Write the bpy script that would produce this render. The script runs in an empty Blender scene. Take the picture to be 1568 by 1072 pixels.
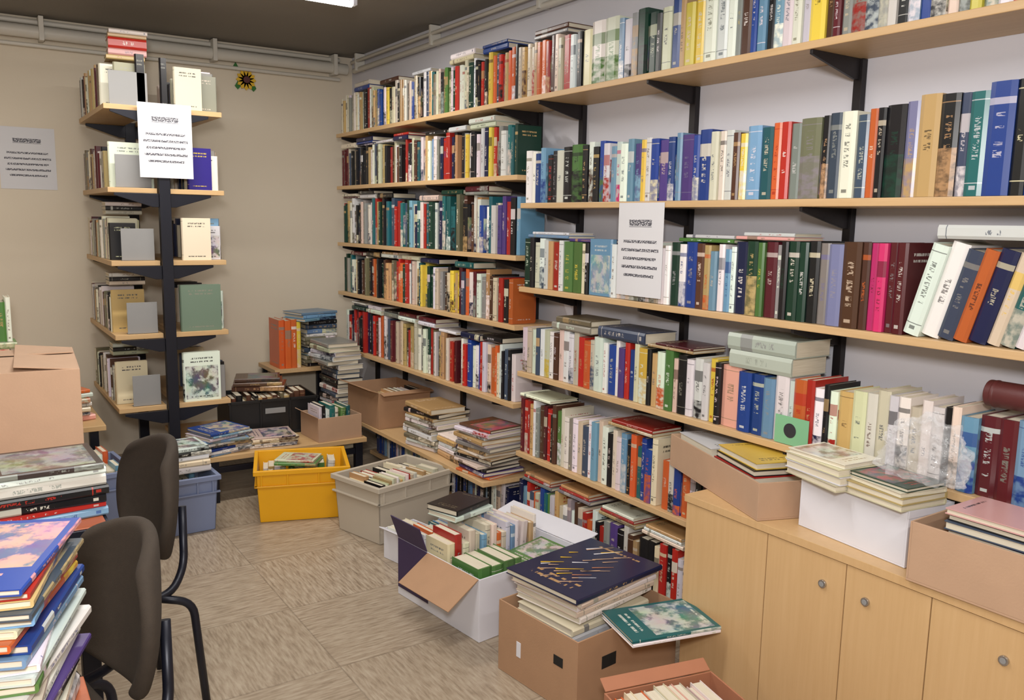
import bpy, math, random, bmesh
from mathutils import Matrix, Vector
from mathutils import noise as nz
random.seed(11)
S=bpy.context.scene
RAD=math.radians
# ---------------------------------------------------------------- colours
def lin(c):
    o=[]
    for v in c[:3]:
        v=v/255.
        o.append(v/12.92 if v<=.04045 else ((v+.055)/1.055)**2.4)
    return (o[0],o[1],o[2],1.)
COL={'W':(230,229,225),'C':(216,206,182),'K':(26,26,29),'B':(34,66,142),'N':(26,32,70),'L':(118,160,192),
'T':(34,98,104),'G':(22,58,44),'g':(86,126,66),'R':(174,42,34),'O':(206,98,48),'Y':(220,194,74),'M':(88,28,36),
'P':(80,60,126),'V':(122,118,154),'X':(144,143,138),'D':(84,54,40),'A':(192,158,108),'I':(200,48,110),'S':(64,78,98),
'i':(218,164,154),'o':(114,107,84)}
ALL='WWWWWWWWCCCCCCKKKKKNNBSTGDRRXoMAXSY'
LIGHT='WWWWWWWWCCCCCAXLXSRYoKN'
DARK='KKKKNNGGMDRSSTCCWWXoWDWC'
MAG='WWWSXBRLoCgCSKAW'
# ---------------------------------------------------------------- nodes
def newmat(name):
    m=bpy.data.materials.new(name); m.use_nodes=True
    nt=m.node_tree; nt.nodes.clear()
    out=nt.nodes.new('ShaderNodeOutputMaterial'); b=nt.nodes.new('ShaderNodeBsdfPrincipled')
    nt.links.new(b.outputs[0],out.inputs[0]); return m,nt,b
def setin(nt,sock,v):
    if isinstance(v,bpy.types.NodeSocket): nt.links.new(v,sock)
    else: sock.default_value=v
def ma(nt,op,a,b=None,c=None):
    n=nt.nodes.new('ShaderNodeMath'); n.operation=op
    setin(nt,n.inputs[0],a)
    if b is not None: setin(nt,n.inputs[1],b)
    if c is not None: setin(nt,n.inputs[2],c)
    return n.outputs[0]
def mix(nt,f,a,b,bt='MIX'):
    n=nt.nodes.new('ShaderNodeMix'); n.data_type='RGBA'; n.blend_type=bt
    setin(nt,n.inputs[0],f); setin(nt,n.inputs[6],a); setin(nt,n.inputs[7],b); return n.outputs[2]
def comb(nt,x,y,z):
    n=nt.nodes.new('ShaderNodeCombineXYZ')
    for i,v in enumerate((x,y,z)): setin(nt,n.inputs[i],v)
    return n.outputs[0]
def noise(nt,vec,scale=1.,detail=2.,rough=.5,col=False):
    n=nt.nodes.new('ShaderNodeTexNoise'); setin(nt,n.inputs['Vector'],vec)
    n.inputs['Scale'].default_value=scale; n.inputs['Detail'].default_value=detail; n.inputs['Roughness'].default_value=rough
    return n.outputs[1 if col else 0]
def sep(nt,v):
    n=nt.nodes.new('ShaderNodeSeparateXYZ'); setin(nt,n.inputs[0],v); return n.outputs
def objco(nt,which='Object'):
    return nt.nodes.new('ShaderNodeTexCoord').outputs[which]
def bump(nt,b,h,st=.2,d=.002):
    n=nt.nodes.new('ShaderNodeBump'); n.inputs['Strength'].default_value=st; n.inputs['Distance'].default_value=d
    setin(nt,n.inputs['Height'],h); nt.links.new(n.outputs[0],b.inputs['Normal'])
def between(nt,x,lo,hi):
    return ma(nt,'MULTIPLY',ma(nt,'GREATER_THAN',x,lo),ma(nt,'LESS_THAN',x,hi))
def plain(name,c,rough=.5,metal=0,nscale=8,var=.08,bst=.05):
    m,nt,b=newmat(name); co=objco(nt)
    n=noise(nt,co,nscale,3)
    c=lin(c); d=tuple(x*(1-var*2.5) for x in c[:3])+(1,)
    setin(nt,b.inputs['Base Color'],mix(nt,n,d,c)); b.inputs['Roughness'].default_value=rough; b.inputs['Metallic'].default_value=metal
    if bst: bump(nt,b,noise(nt,co,nscale*12,3),bst)
    return m
def streak(name,c1,c2,axis,rough=.45,s=6,stretch=14):
    m,nt,b=newmat(name); x=sep(nt,objco(nt))
    k=[s*stretch]*3; k[axis]=s*.8
    v=comb(nt,ma(nt,'MULTIPLY',x[0],k[0]),ma(nt,'MULTIPLY',x[1],k[1]),ma(nt,'MULTIPLY',x[2],k[2]))
    n=noise(nt,v,1,4,.6); n2=noise(nt,v,.15,2)
    f=ma(nt,'ADD',ma(nt,'MULTIPLY',n,.7),ma(nt,'MULTIPLY',n2,.4))
    setin(nt,b.inputs['Base Color'],mix(nt,f,lin(c1),lin(c2))); b.inputs['Roughness'].default_value=rough
    bump(nt,b,n,.08); return m
def mk_book():
    m,nt,b=newmat('book_cover_print')
    def at(n):
        a=nt.nodes.new('ShaderNodeAttribute'); a.attribute_name=n; return a
    col=at('Col').outputs['Color']; acc=at('Acc').outputs['Color']
    k,r,p=sep(nt,at('Info').outputs['Vector'])
    uvn=nt.nodes.new('ShaderNodeUVMap'); uvn.uv_map='UVMap'; u,v,_=sep(nt,uvn.outputs[0])
    iss=between(nt,k,.2,.4); isc=between(nt,k,.5,.7); isp=ma(nt,'LESS_THAN',k,.1); pic=ma(nt,'GREATER_THAN',p,.5)
    r7=ma(nt,'FRACT',ma(nt,'MULTIPLY',r,7.13)); r13=ma(nt,'FRACT',ma(nt,'MULTIPLY',r,13.7)); rs=ma(nt,'MULTIPLY',r,91.)
    n1=noise(nt,comb(nt,ma(nt,'MULTIPLY',u,4.2),ma(nt,'MULTIPLY',v,75.),rs),1,1)
    lo=ma(nt,'MULTIPLY_ADD',r,.25,.22); hi=ma(nt,'MULTIPLY_ADD',r7,.3,.56)
    t=ma(nt,'MULTIPLY',ma(nt,'GREATER_THAN',n1,.51),between(nt,u,.33,.67)); t=ma(nt,'MULTIPLY',t,between(nt,v,lo,hi))
    gap=ma(nt,'GREATER_THAN',noise(nt,comb(nt,0.,ma(nt,'MULTIPLY',v,14.),rs),1,0),.44)
    t=ma(nt,'MULTIPLY',t,gap)
    band=ma(nt,'MULTIPLY',between(nt,v,.80,.86),ma(nt,'GREATER_THAN',r13,.84))
    label=ma(nt,'MULTIPLY',between(nt,v,.62,.80),ma(nt,'LESS_THAN',r13,.12))
    thin=ma(nt,'MULTIPLY',ma(nt,'MAXIMUM',between(nt,v,.915,.925),between(nt,v,.12,.13)),between(nt,r13,.3,.55))
    band2=ma(nt,'MULTIPLY',between(nt,v,.06,.10),between(nt,u,.32,.68)); band2=ma(nt,'MULTIPLY',band2,ma(nt,'GREATER_THAN',r7,.6))
    sm=ma(nt,'MULTIPLY',ma(nt,'MAXIMUM',thin,ma(nt,'MAXIMUM',ma(nt,'MAXIMUM',ma(nt,'MAXIMUM',t,band),band2),label)),iss)
    edge=ma(nt,'MULTIPLY_ADD',r7,.35,.2)
    blk=ma(nt,'LESS_THAN',v,edge)
    g=noise(nt,comb(nt,ma(nt,'MULTIPLY',u,2.),ma(nt,'MULTIPLY',v,12.),rs),1,4)
    gm=nt.nodes.new('ShaderNodeMapRange'); setin(nt,gm.inputs[0],g); gm.inputs[1].default_value=.4; gm.inputs[2].default_value=.6; gm.inputs[3].default_value=.35
    base=mix(nt,ma(nt,'MULTIPLY',ma(nt,'MULTIPLY',ma(nt,'MULTIPLY',gm.outputs[0],blk),pic),iss),col,acc)
    base=mix(nt,ma(nt,'MULTIPLY',sm,.72),base,acc)
    nl=noise(nt,comb(nt,ma(nt,'MULTIPLY',u,30.),ma(nt,'MULTIPLY',v,9.),rs),1,1)
    ln=ma(nt,'MULTIPLY',ma(nt,'GREATER_THAN',nl,.47),ma(nt,'LESS_THAN',ma(nt,'FRACT',ma(nt,'MULTIPLY',v,14.)),.45))
    tw=ma(nt,'MULTIPLY',between(nt,u,.2,.8),ma(nt,'MAXIMUM',between(nt,v,.79,.92),between(nt,v,.08,.14)))
    ct=ma(nt,'MULTIPLY',ma(nt,'MULTIPLY',ln,tw),isc)
    pn=noise(nt,comb(nt,ma(nt,'MULTIPLY',u,4.),ma(nt,'MULTIPLY',v,5.),rs),1,5,.6)
    pc=noise(nt,comb(nt,ma(nt,'MULTIPLY',u,3.),ma(nt,'MULTIPLY',v,3.),rs),1,4,.6,True)
    hs=nt.nodes.new('ShaderNodeHueSaturation'); hs.inputs['Saturation'].default_value=1.5; hs.inputs['Value'].default_value=.7; nt.links.new(pc,hs.inputs['Color'])
    pm=nt.nodes.new('ShaderNodeMapRange'); setin(nt,pm.inputs[0],pn); pm.inputs[1].default_value=.45; pm.inputs[2].default_value=.55
    pcol=mix(nt,.35,mix(nt,pm.outputs[0],col,acc),hs.outputs[0])
    pw=ma(nt,'MULTIPLY',between(nt,u,.06,.94),between(nt,v,.05,.72))
    base=mix(nt,ma(nt,'MULTIPLY',ma(nt,'MULTIPLY',pw,pic),isc),base,pcol)
    base=mix(nt,ma(nt,'MULTIPLY',ct,.85),base,acc)
    pg=noise(nt,comb(nt,ma(nt,'MULTIPLY',u,60.),ma(nt,'MULTIPLY',v,2.),rs),1,1)
    base=mix(nt,isp,base,mix(nt,pg,lin((184,172,146)),lin((234,227,210))))
    setin(nt,b.inputs['Base Color'],base)
    setin(nt,b.inputs['Roughness'],ma(nt,'MULTIPLY_ADD',isp,.5,.3))
    return m
def mk_floor():
    m,nt,b=newmat('floor_vinyl_tile'); x=sep(nt,objco(nt)); X,Y=x[0],x[1]
    s=.48
    fx=ma(nt,'DIVIDE',X,s); fy=ma(nt,'DIVIDE',Y,s)
    ix=ma(nt,'FLOOR',fx); iy=ma(nt,'FLOOR',fy)
    ck=ma(nt,'GREATER_THAN',ma(nt,'FRACT',ma(nt,'MULTIPLY',ma(nt,'ADD',ix,iy),.5)),.25)
    id_=ma(nt,'ADD',ma(nt,'MULTIPLY',ix,7.3),ma(nt,'MULTIPLY',iy,3.1))
    nA=noise(nt,comb(nt,ma(nt,'MULTIPLY',X,110.),ma(nt,'MULTIPLY',Y,14.),id_),1,4,.62)
    nB=noise(nt,comb(nt,ma(nt,'MULTIPLY',X,14.),ma(nt,'MULTIPLY',Y,110.),id_),1,4,.62)
    n=nt.nodes.new('ShaderNodeMix'); setin(nt,n.inputs[0],ck); setin(nt,n.inputs[2],nA); setin(nt,n.inputs[3],nB); nn=n.outputs[0]
    r=nt.nodes.new('ShaderNodeValToRGB'); setin(nt,r.inputs[0],nn)
    e=r.color_ramp.elements; e[0].position=.3; e[0].color=lin((126,110,92)); e[1].position=.7; e[1].color=lin((182,169,150))
    e=r.color_ramp.elements.new(.48); e.color=lin((159,143,123))
    tv=noise(nt,comb(nt,ix,iy,0.),3.3,0)
    c=mix(nt,ma(nt,'MULTIPLY_ADD',tv,.6,-.12),r.outputs[0],lin((136,121,101)))
    gx=ma(nt,'LESS_THAN',ma(nt,'FRACT',fx),.01); gy=ma(nt,'LESS_THAN',ma(nt,'FRACT',fy),.01)
    c=mix(nt,ma(nt,'MULTIPLY',ma(nt,'MAXIMUM',gx,gy),.4),c,lin((92,80,66)))
    setin(nt,b.inputs['Base Color'],c); b.inputs['Roughness'].default_value=.34; bump(nt,b,nn,.05); return m
def mk_wall(name,c,c2):
    m,nt,b=newmat(name); co=objco(nt)
    setin(nt,b.inputs['Base Color'],mix(nt,noise(nt,co,1.4,4),lin(c2),lin(c))); b.inputs['Roughness'].default_value=.85
    bump(nt,b,noise(nt,co,90,3),.12); return m
def mk_sign():
    m,nt,b=newmat('printed_notice_paper'); uvn=nt.nodes.new('ShaderNodeUVMap'); uvn.uv_map='UVMap'; u,v,_=sep(nt,uvn.outputs[0])
    n=noise(nt,comb(nt,ma(nt,'MULTIPLY',u,46.),ma(nt,'MULTIPLY',v,70.),0.),1,1)
    L=ma(nt,'MULTIPLY',v,11.); fr=ma(nt,'FRACT',L)
    lw=noise(nt,comb(nt,0.,ma(nt,'FLOOR',L),3.),5.3,0)
    half=ma(nt,'MULTIPLY_ADD',lw,.2,.28)
    win=ma(nt,'LESS_THAN',ma(nt,'ABSOLUTE',ma(nt,'SUBTRACT',u,.5)),half)
    body=ma(nt,'MULTIPLY',between(nt,fr,.28,.62),between(nt,v,.16,.66))
    head=between(nt,v,.755,.82); hw=between(nt,u,.25,.75)
    mask=ma(nt,'MAXIMUM',ma(nt,'MULTIPLY',body,win),ma(nt,'MULTIPLY',head,hw))
    mask=ma(nt,'MULTIPLY',mask,ma(nt,'GREATER_THAN',n,.44))
    ul=ma(nt,'MULTIPLY',between(nt,v,.742,.748),hw)
    mask=ma(nt,'MAXIMUM',mask,ul)
    setin(nt,b.inputs['Base Color'],mix(nt,ma(nt,'MULTIPLY',mask,.9),lin((214,214,218)),lin((36,36,54)))); b.inputs['Roughness'].default_value=.6
    return m
def mk_emit(name,c,s):
    m,nt,b=newmat(name); b.inputs['Emission Color'].default_value=lin(c); b.inputs['Emission Strength'].default_value=s; return m
def mk_bag():
    m,nt,b=newmat('clear_plastic_film'); b.inputs['Base Color'].default_value=(.85,.87,.9,1); b.inputs['Roughness'].default_value=.1
    n=noise(nt,objco(nt),28,3); setin(nt,b.inputs['Alpha'],ma(nt,'MULTIPLY_ADD',n,.55,-.1)); bump(nt,b,n,.9,.01); return m
M_={}
M_['book']=mk_book(); M_['floor']=mk_floor()
M_['wr']=mk_wall('wall_paint_off_white',(214,213,220),(205,204,212)); M_['wb']=mk_wall('wall_paint_beige',(226,215,196),(216,204,184))
M_['ceil']=mk_wall('ceiling_grey_paint',(138,133,125),(128,123,116))
M_['shelf']=streak('shelf_birch_laminate',(186,148,100),(216,184,140),1)
M_['shelfx']=streak('shelf_birch_laminate_end',(182,144,96),(210,178,132),0)
M_['beech']=streak('cupboard_beech_veneer',(190,152,104),(211,177,131),2,.4,5,16)
M_['red']=streak('table_reddish_wood',(150,76,44),(180,100,62),0)
M_['metal']=plain('black_steel',(24,26,38),.4,.3); M_['brk']=plain('dark_bracket_steel',(40,36,38),.45,.4)
M_['card']=plain('corrugated_cardboard',(174,136,104),.8,0,14,.06,.15); M_['card2']=plain('pale_cardboard',(188,154,126),.8,0,14,.05,.15)
M_['cardin']=plain('cardboard_inside',(168,130,96),.85,0,14,.06,.1)
M_['whitec']=plain('white_carton',(222,222,230),.5,0,10,.03,.03); M_['yel']=plain('yellow_crate_plastic',(236,172,8),.38,0,5,.04,.02)
M_['bluec']=plain('bluegrey_crate_plastic',(122,134,166),.45,0,5,.04,.02); M_['bei']=plain('beige_crate_plastic',(192,182,166),.4,0,5,.04,.02)
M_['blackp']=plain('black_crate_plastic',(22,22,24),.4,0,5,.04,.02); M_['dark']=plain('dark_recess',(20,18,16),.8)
M_['fab']=plain('chair_fabric_brown',(60,50,40),.9,0,60,.12,.5); M_['pipe']=plain('pipe_paint_white',(218,214,204),.45,0,5,.04,.02)
M_['grey']=plain('grey_bookend_steel',(142,142,142),.5,0,6,.04,.02); M_['sign']=mk_sign()
M_['tube']=mk_emit('fluorescent_tube_glow',(255,252,244),9.); M_['bag']=mk_bag(); M_['chrome']=plain('chrome',(190,190,195),.2,1,5,.02,0)
M_['orange']=plain('reddish_cardboard',(174,116,86),.7,0,14,.06,.1); M_['green']=plain('green_leaf',(50,120,50),.6); M_['petal']=plain('yellow_petal',(236,190,40),.6)
M_['leather']=plain('redbrown_leather',(92,40,40),.5,0,12,.1,.2); M_['purple']=plain('purple_carton_print',(60,44,84),.6)
M_['slate']=plain('black_carton_print',(50,50,58),.5); M_['mint']=plain('green_leaflet_print',(130,188,146),.5,0,6,.04,0)
# ---------------------------------------------------------------- mesh builder
I4=Matrix.Identity(4)
class MB:
    def __init__(s): s.v=[];s.f=[];s.m=[];s.mats=[];s.sm=[];s.uv={}
    def mi(s,k):
        if k not in s.mats: s.mats.append(k)
        return s.mats.index(k)
    def box(s,lo,hi,k,M=I4):
        b=len(s.v)
        for z in (lo[2],hi[2]):
            for x,y in ((lo[0],lo[1]),(hi[0],lo[1]),(hi[0],hi[1]),(lo[0],hi[1])): s.v.append(M@Vector((x,y,z)))
        for q in ((3,2,1,0),(4,5,6,7),(0,1,5,4),(1,2,6,5),(2,3,7,6),(3,0,4,7)):
            s.f.append([b+i for i in q]); s.m.append(s.mi(k)); s.sm.append(False)
    def prism(s,pts,h0,h1,k,M=I4):
        b=len(s.v); n=len(pts)
        for h in (h0,h1):
            for x,y in pts: s.v.append(M@Vector((x,y,h)))
        s.f.append([b+i for i in reversed(range(n))]); s.f.append([b+n+i for i in range(n)])
        for i in range(n): j=(i+1)%n; s.f.append([b+i,b+j,b+n+j,b+n+i])
        for _ in range(n+2): s.m.append(s.mi(k)); s.sm.append(False)
    def tube(s,pts,r,k,M=I4,n=12,closed=False):
        P=[Vector(p) for p in pts]; b=len(s.v); up=None
        for i,p in enumerate(P):
            t=(P[min(i+1,len(P)-1)]-P[max(i-1,0)]).normalized()
            if up is None: up=Vector((0,0,1)) if abs(t.z)<.9 else Vector((1,0,0))
            a=(up-t*up.dot(t)).normalized(); c=t.cross(a); up=a
            for j in range(n):
                th=2*math.pi*j/n; s.v.append(M@(p+a*r*math.cos(th)+c*r*math.sin(th)))
        L=len(P)
        for i in range(L-1):
            for j in range(n):
                j2=(j+1)%n; s.f.append([b+i*n+j,b+i*n+j2,b+(i+1)*n+j2,b+(i+1)*n+j]); s.m.append(s.mi(k)); s.sm.append(True)
        s.f.append([b+j for j in reversed(range(n))]); s.f.append([b+(L-1)*n+j for j in range(n)])
        for _ in (0,1): s.m.append(s.mi(k)); s.sm.append(False)
    def obj(s,name,bev=.0015,parent=None,subs=0):
        me=bpy.data.meshes.new(name); me.from_pydata([tuple(v) for v in s.v],[],s.f)
        for k in s.mats: me.materials.append(M_[k])
        me.polygons.foreach_set('material_index',s.m); me.polygons.foreach_set('use_smooth',s.sm); me.update()
        o=bpy.data.objects.new(name,me); S.collection.objects.link(o)
        if bev: 
            md=o.modifiers.new('bevel','BEVEL'); md.width=bev; md.segments=2; md.limit_method='ANGLE'; md.angle_limit=RAD(50)
        if parent: o.parent=parent
        return o
def fillet(pts,r,n=5):
    P=[Vector(p) for p in pts]; o=[P[0]]
    for i in range(1,len(P)-1):
        a=(P[i-1]-P[i]); b=(P[i+1]-P[i]); ra=min(r,a.length*.45,b.length*.45); a=P[i]+a.normalized()*ra; b=P[i]+b.normalized()*ra
        for j in range(n+1):
            t=j/n; o.append(a*(1-t)**2+P[i]*2*t*(1-t)+b*t*t)
    o.append(P[-1]); return o
def T(x,y,z,rz=0): return Matrix.Translation((x,y,z))@Matrix.Rotation(RAD(rz),4,'Z')
def frame(o,x,y):
    x=Vector(x);y=Vector(y);z=x.cross(y); m=Matrix((x,y,z)).transposed().to_4x4(); m.translation=Vector(o); return m
# ---------------------------------------------------------------- books
class Books:
    def __init__(s): s.v=[];s.f=[];s.c=[];s.a=[];s.i=[];s.u=[]
    def face(s,idx,col,acc,info,uvs):
        s.f.append(idx)
        for q in uvs: s.c+=col; s.a+=acc; s.i+=[info[0],info[1],info[2],1.]; s.u+=[q[0],q[1]]
    def add(s,M,Tk,D,H,ck,ak=None,pic=None,rnd=None):
        def jit(c):
            c=COL[c] if isinstance(c,str) else c
            f=random.uniform(.86,1.05)
            return list(lin([max(4,min(250,x*f*random.uniform(.95,1.05))) for x in c]))
        col=jit(ck)
        if ak is None:
            lum=sum(col[:3])/3
            ak=random.choice('KSDoNKRSo') if lum>.3 else random.choice('WCCAXW')
        acc=jit(ak); r=random.random() if rnd is None else rnd
        p=(1. if random.random()<.16 else 0.) if pic is None else float(pic)
        c=min(.0025,Tk*.16); b=min(.2*Tk,.005); ov=.003
        P=[(0,D),(0,b),(Tk*.22,0),(Tk*.78,0),(Tk,b),(Tk,D),(Tk-c,D),(Tk-c,b+c),(c,b+c),(c,D)]
        n=10; B=len(s.v)
        for h in (0,H):
            for t,d in P: s.v.append(tuple(M@Vector((t,d,h))))
        oi=(.9,r,p)
        s.face([B+i for i in reversed(range(n))],col,acc,oi,[(0,0)]*n); s.face([B+n+i for i in range(n)],col,acc,oi,[(0,0)]*n)
        for i in range(n):
            j=(i+1)%n; q=[B+i,B+j,B+n+j,B+n+i]
            if i in (1,2,3):
                a0,a1=P[i][0]/Tk,P[j][0]/Tk; s.face(q,col,acc,(.3,r,p),[(a0,0),(a1,0),(a1,1),(a0,1)])
            elif i in (0,4):
                a0,a1=P[i][1]/D,P[j][1]/D
                if i==0: a0,a1=1-a0,1-a1
                s.face(q,col,acc,(.6,r,p),[(a0,0),(a1,0),(a1,1),(a0,1)])
            else: s.face(q,col,acc,oi,[(0,0)]*4)
        B=len(s.v); lo=(c*1.02,b+c*1.05,ov); hi=(Tk-c*1.02,D-ov,H-ov)
        for z in (lo[2],hi[2]):
            for x,y in ((lo[0],lo[1]),(hi[0],lo[1]),(hi[0],hi[1]),(lo[0],hi[1])): s.v.append(tuple(M@Vector((x,y,z))))
        for q in ((3,2,1,0),(4,5,6,7),(1,2,6,5),(2,3,7,6),(3,0,4,7)):
            s.face([B+i for i in q],col,acc,(0.,r,p),[(0,0),(1,0),(1,1),(0,1)])
    def obj(s,name,parent=None):
        me=bpy.data.meshes.new(name); me.from_pydata(s.v,[],s.f)
        for nme,dat in (('Col',s.c),('Acc',s.a),('Info',s.i)):
            a=me.attributes.new(nme,'FLOAT_COLOR','CORNER'); a.data.foreach_set('color',dat)
        uv=me.uv_layers.new(name='UVMap'); uv.data.foreach_set('uv',s.u)
        me.materials.append(M_['book']); me.update()
        o=bpy.data.objects.new(name,me); S.collection.objects.link(o)
        if parent: o.parent=parent
        return o
def parse(seq,rep=0):
    out=[]; sc=1.
    for t in seq.split():
        if t[0]=='x': sc=float(t[1:]); continue
        lean=0; pic=None
        if t[0]=='~': lean=15; t=t[1:]
        if t[0]=='#': pic=1; t=t[1:]
        if t[0]=='=': pic=0; t=t[1:]
        c=t[0]; acc=None; t=t[1:]
        if t[0].isalpha(): acc=t[0]; t=t[1:]
        w,_,h=t.partition('/'); it=(c,acc,float(w)/1000*sc,float(h)/1000 if h else None,lean,pic); out.append(it)
        if rep and random.random()<rep and c!='_': out.append((c if random.random()<.5 else random.choice(ALL),None,random.uniform(.016,.034),None,0,None))
    return out
def row(B,M,length,hr=(.18,.225),dr=(.12,.16),pal=ALL,seq='',wr=(.014,.036),leanp=.04,maxh=.9,jit=.012,top=0.,rep=0):
    t=0.; items=parse(seq,rep); prof=[]
    while True:
        if items: c,a,w,h,ln,pic=items.pop(0)
        else:
            c=random.choice(pal); a=None; w=random.uniform(*wr); h=None; pic=None
            ln=random.uniform(3,7) if random.random()<leanp else 0
        if c=='_': t+=w; continue
        if h is None: h=min(maxh,random.uniform(*hr))
        d=random.uniform(*dr); ph=RAD(ln)
        adv=w/math.cos(ph)+.0006
        over=h*math.sin(ph) if ln else 0
        if t+adv+over>length: break
        off=random.uniform(0,jit)
        if ln:
            MM=M@Matrix.Translation((t+w/math.cos(ph),off,.0002))@Matrix.Rotation(ph,4,'Y')@Matrix.Translation((-w,0,0))
            if not (items and items[0][4]): adv+=over*.98
        else: MM=M@Matrix.Translation((t,off,.0002))
        B.add(MM,w,d,h,c,a,pic); prof.append((t,t+adv,h+(w*math.sin(ph) if ln else 0)))
        t+=adv
    tt=0
    while top and tt<length-.25:
        if random.random()<top:
            L=random.uniform(.17,.23); z=max([p[2] for p in prof if p[1]>tt-.01 and p[0]<tt+L+.01] or [0])
            for k in range(random.choice((1,1,2,3))):
                th=random.uniform(.01,.03)
                if z+th<maxh:
                    lie(B,M,tt+random.uniform(0,.01),.004+random.uniform(0,.015),z+.0006,L-.01,random.uniform(.12,.15),th,random.choice(pal)); z+=th+.0006
            tt+=L+.03
        else: tt+=.14
    return prof
def topz(prof,a,b): return max([p[2] for p in prof if p[1]>a-.003 and p[0]<b+.003] or [0])+.001
def lie(B,M,t,d,z,L,D,th,c,a=None,pic=None):
    X=Matrix(((0,0,-1,t+L),(0,1,0,d),(1,0,0,z),(0,0,0,1)))
    B.add(M@X,th,D,L,c,a,pic)
def stack(B,x,y,z,items,ang=0,jr=6,sx=.006):
    for it in items:
        L,D,th,c=it[:4]; a=it[4] if len(it)>4 else None; pic=it[5] if len(it)>5 else None
        M=T(x+random.uniform(-sx,sx),y+random.uniform(-sx,sx),z,ang+random.uniform(-jr,jr))@Matrix.Translation((-L/2,-D/2,0))
        lie(B,M,0,0,0,L,D,th,c,a,pic); z+=th+.0008
    return z
def rstack(n,L=(.2,.27),D=(.15,.2),th=(.008,.03),pal=MAG,pic=None):
    return [(random.uniform(*L),random.uniform(*D),random.uniform(*th),random.choice(pal),None,pic if pic is not None else random.random()<.5) for _ in range(n)]
# ---------------------------------------------------------------- room
XW=2.30; YB=5.40; ZC=2.46; XL=-1.1; YF=-1.3
def slab(name,lo,hi,k): m=MB(); m.box(lo,hi,k); return m.obj(name,0)
slab('floor',(XL-.1,YF-.1,-.1),(XW+.1,YB+.1,0),'floor')
slab('ceiling',(XL-.1,YF-.1,ZC),(XW+.1,YB+.1,ZC+.1),'ceil')
slab('wall_right',(XW,YF-.1,0),(XW+.1,YB+.1,ZC),'wr')
slab('wall_back',(XL-.1,YB,0),(XW,YB+.1,ZC),'wb')
slab('wall_left',(XL-.1,YF-.1,0),(XL,YB,ZC),'wb')
slab('wall_front',(XL,YF-.1,0),(XW,YF,ZC),'wb')
m=MB(); m.tube([(XL+.01,5.345,2.375),(2.24,5.345,2.375)],.034,'pipe',n=20); m.tube([(XL+.01,5.37,2.31),(2.2,5.37,2.31)],.011,'pipe'); m.tube([(XL+.01,5.37,2.43),(2.2,5.37,2.43)],.014,'pipe')
for x in (-.4,.5,1.4,2.15): m.box((x-.012,5.30,2.33),(x+.012,5.398,2.455),'pipe')
m.obj('wall_pipe')
m=MB(); m.tube([(2.262,5.28,2.36),(2.262,YF+.01,2.36)],.016,'pipe',n=16); m.tube([(2.245,5.28,2.41),(2.245,YF+.01,2.41)],.010,'pipe')
for y in (5.2,4.2,3.2,2.2,1.2): m.box((2.235,y-.01,2.35),(2.298,y+.01,2.455),'pipe')
m.obj('ceiling_conduit')
# ---------------------------------------------------------------- wall shelving
XS=2.05
sh=bpy.data.objects.new('wall_shelving_unit',None); S.collection.objects.link(sh)
TH=.022
RS=[('R0',1.935),('R1',1.50),('R2',1.145),('R3',.775),('R4',.415),('R5',.07)]
LS=[('L2',1.62),('L3',1.275),('L4',.97),('L5',.62)]
def shelf(name,y0,y1,z,x0=XS,x1=XW-.001):
    m=MB(); m.box((x0,y0,z-TH),(x1,y1,z),'shelf'); return m.obj(name,.002,sh)
shelf('shelf_board_top',.25,5.07,1.935)
for n,z in RS[1:4]: shelf('shelf_board_'+n,.25,3.03,z)
for n,z in RS[4:]: shelf('shelf_board_'+n,1.83,3.03,z)
for n,z in LS: shelf('shelf_board_'+n,3.06,5.07,z)
shelf('shelf_board_L6',3.06,4.60,.28,1.90); shelf('shelf_board_L7',3.06,4.60,.045,XS)
m=MB()
def bracket(y,z,d=.22,hgt=.06):
    M=frame((XW-.024,y+.005,z-TH-.0005),(-1,0,0),(0,0,-1))
    m.prism([(0,0),(d,0),(d,.012),(.02,hgt),(0,hgt)],0,.010,'brk',M)
for y in (.93,1.60,2.27,2.92):
    lowz=.0 if y>1.9 else .62
    m.box((XW-.024,y-.014,lowz),(XW-.001,y+.014,1.935-TH-.001),'brk')
    for n,z in RS: 
        if z>lowz+.1: bracket(y,z)
for y in (3.24,3.9,4.6,5.0):
    m.box((XW-.024,y-.014,0),(XW-.001,y+.014,1.935-TH-.001),'brk')
    bracket(y,1.935)
    for n,z in LS: bracket(y,z)
m.obj('shelf_brackets',.001,sh)
def WM(y,z,x=XS+.012): return frame((x,y,z),(0,-1,0),(1,0,0))
# top shelf
Mx=WM(5.04,1.936)
B=Books(); random.seed(5)
pr=row(B,Mx,2.38,(.19,.225),seq='W22 C20 A24 W26 C22 W20 X24 W28 =C24 W22 A24 K20 R38 C26 A22 B24 K28 W22 K34 C36 K30 A20 W20 K24 C30 #CD30 K28 W24 A34 o30 C20 K26 g26 W20 G34 R30 W30 C26 G34 K22 R26 K20 O26 RK30 A24 O26 K20 #A30 C30 A24 O30 R26 D24 C30 R26',maxh=.3,rep=.6,leanp=.02,pal='CAWKRXC')
row(B,WM(2.655,1.936),2.3,(.19,.225),seq='=C54/205 #Wg75/225 #Wg75/225 L26 W44 X34 #GK50/222 G44 K26 =C44 B38 AK24 =YC44 =YW40 =W52/225 =W48/222 =W34 X20 D40/215 B22 L32 K26 #LW34 =W34/200 W30 =W28 =Y50/225 D26 =M22 X30 #XR42 W38 X28 W24 K30 L32 B30 W38 C30 K28 Y28 T34 W34 R24 B24 X28',maxh=.3,leanp=0)
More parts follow.
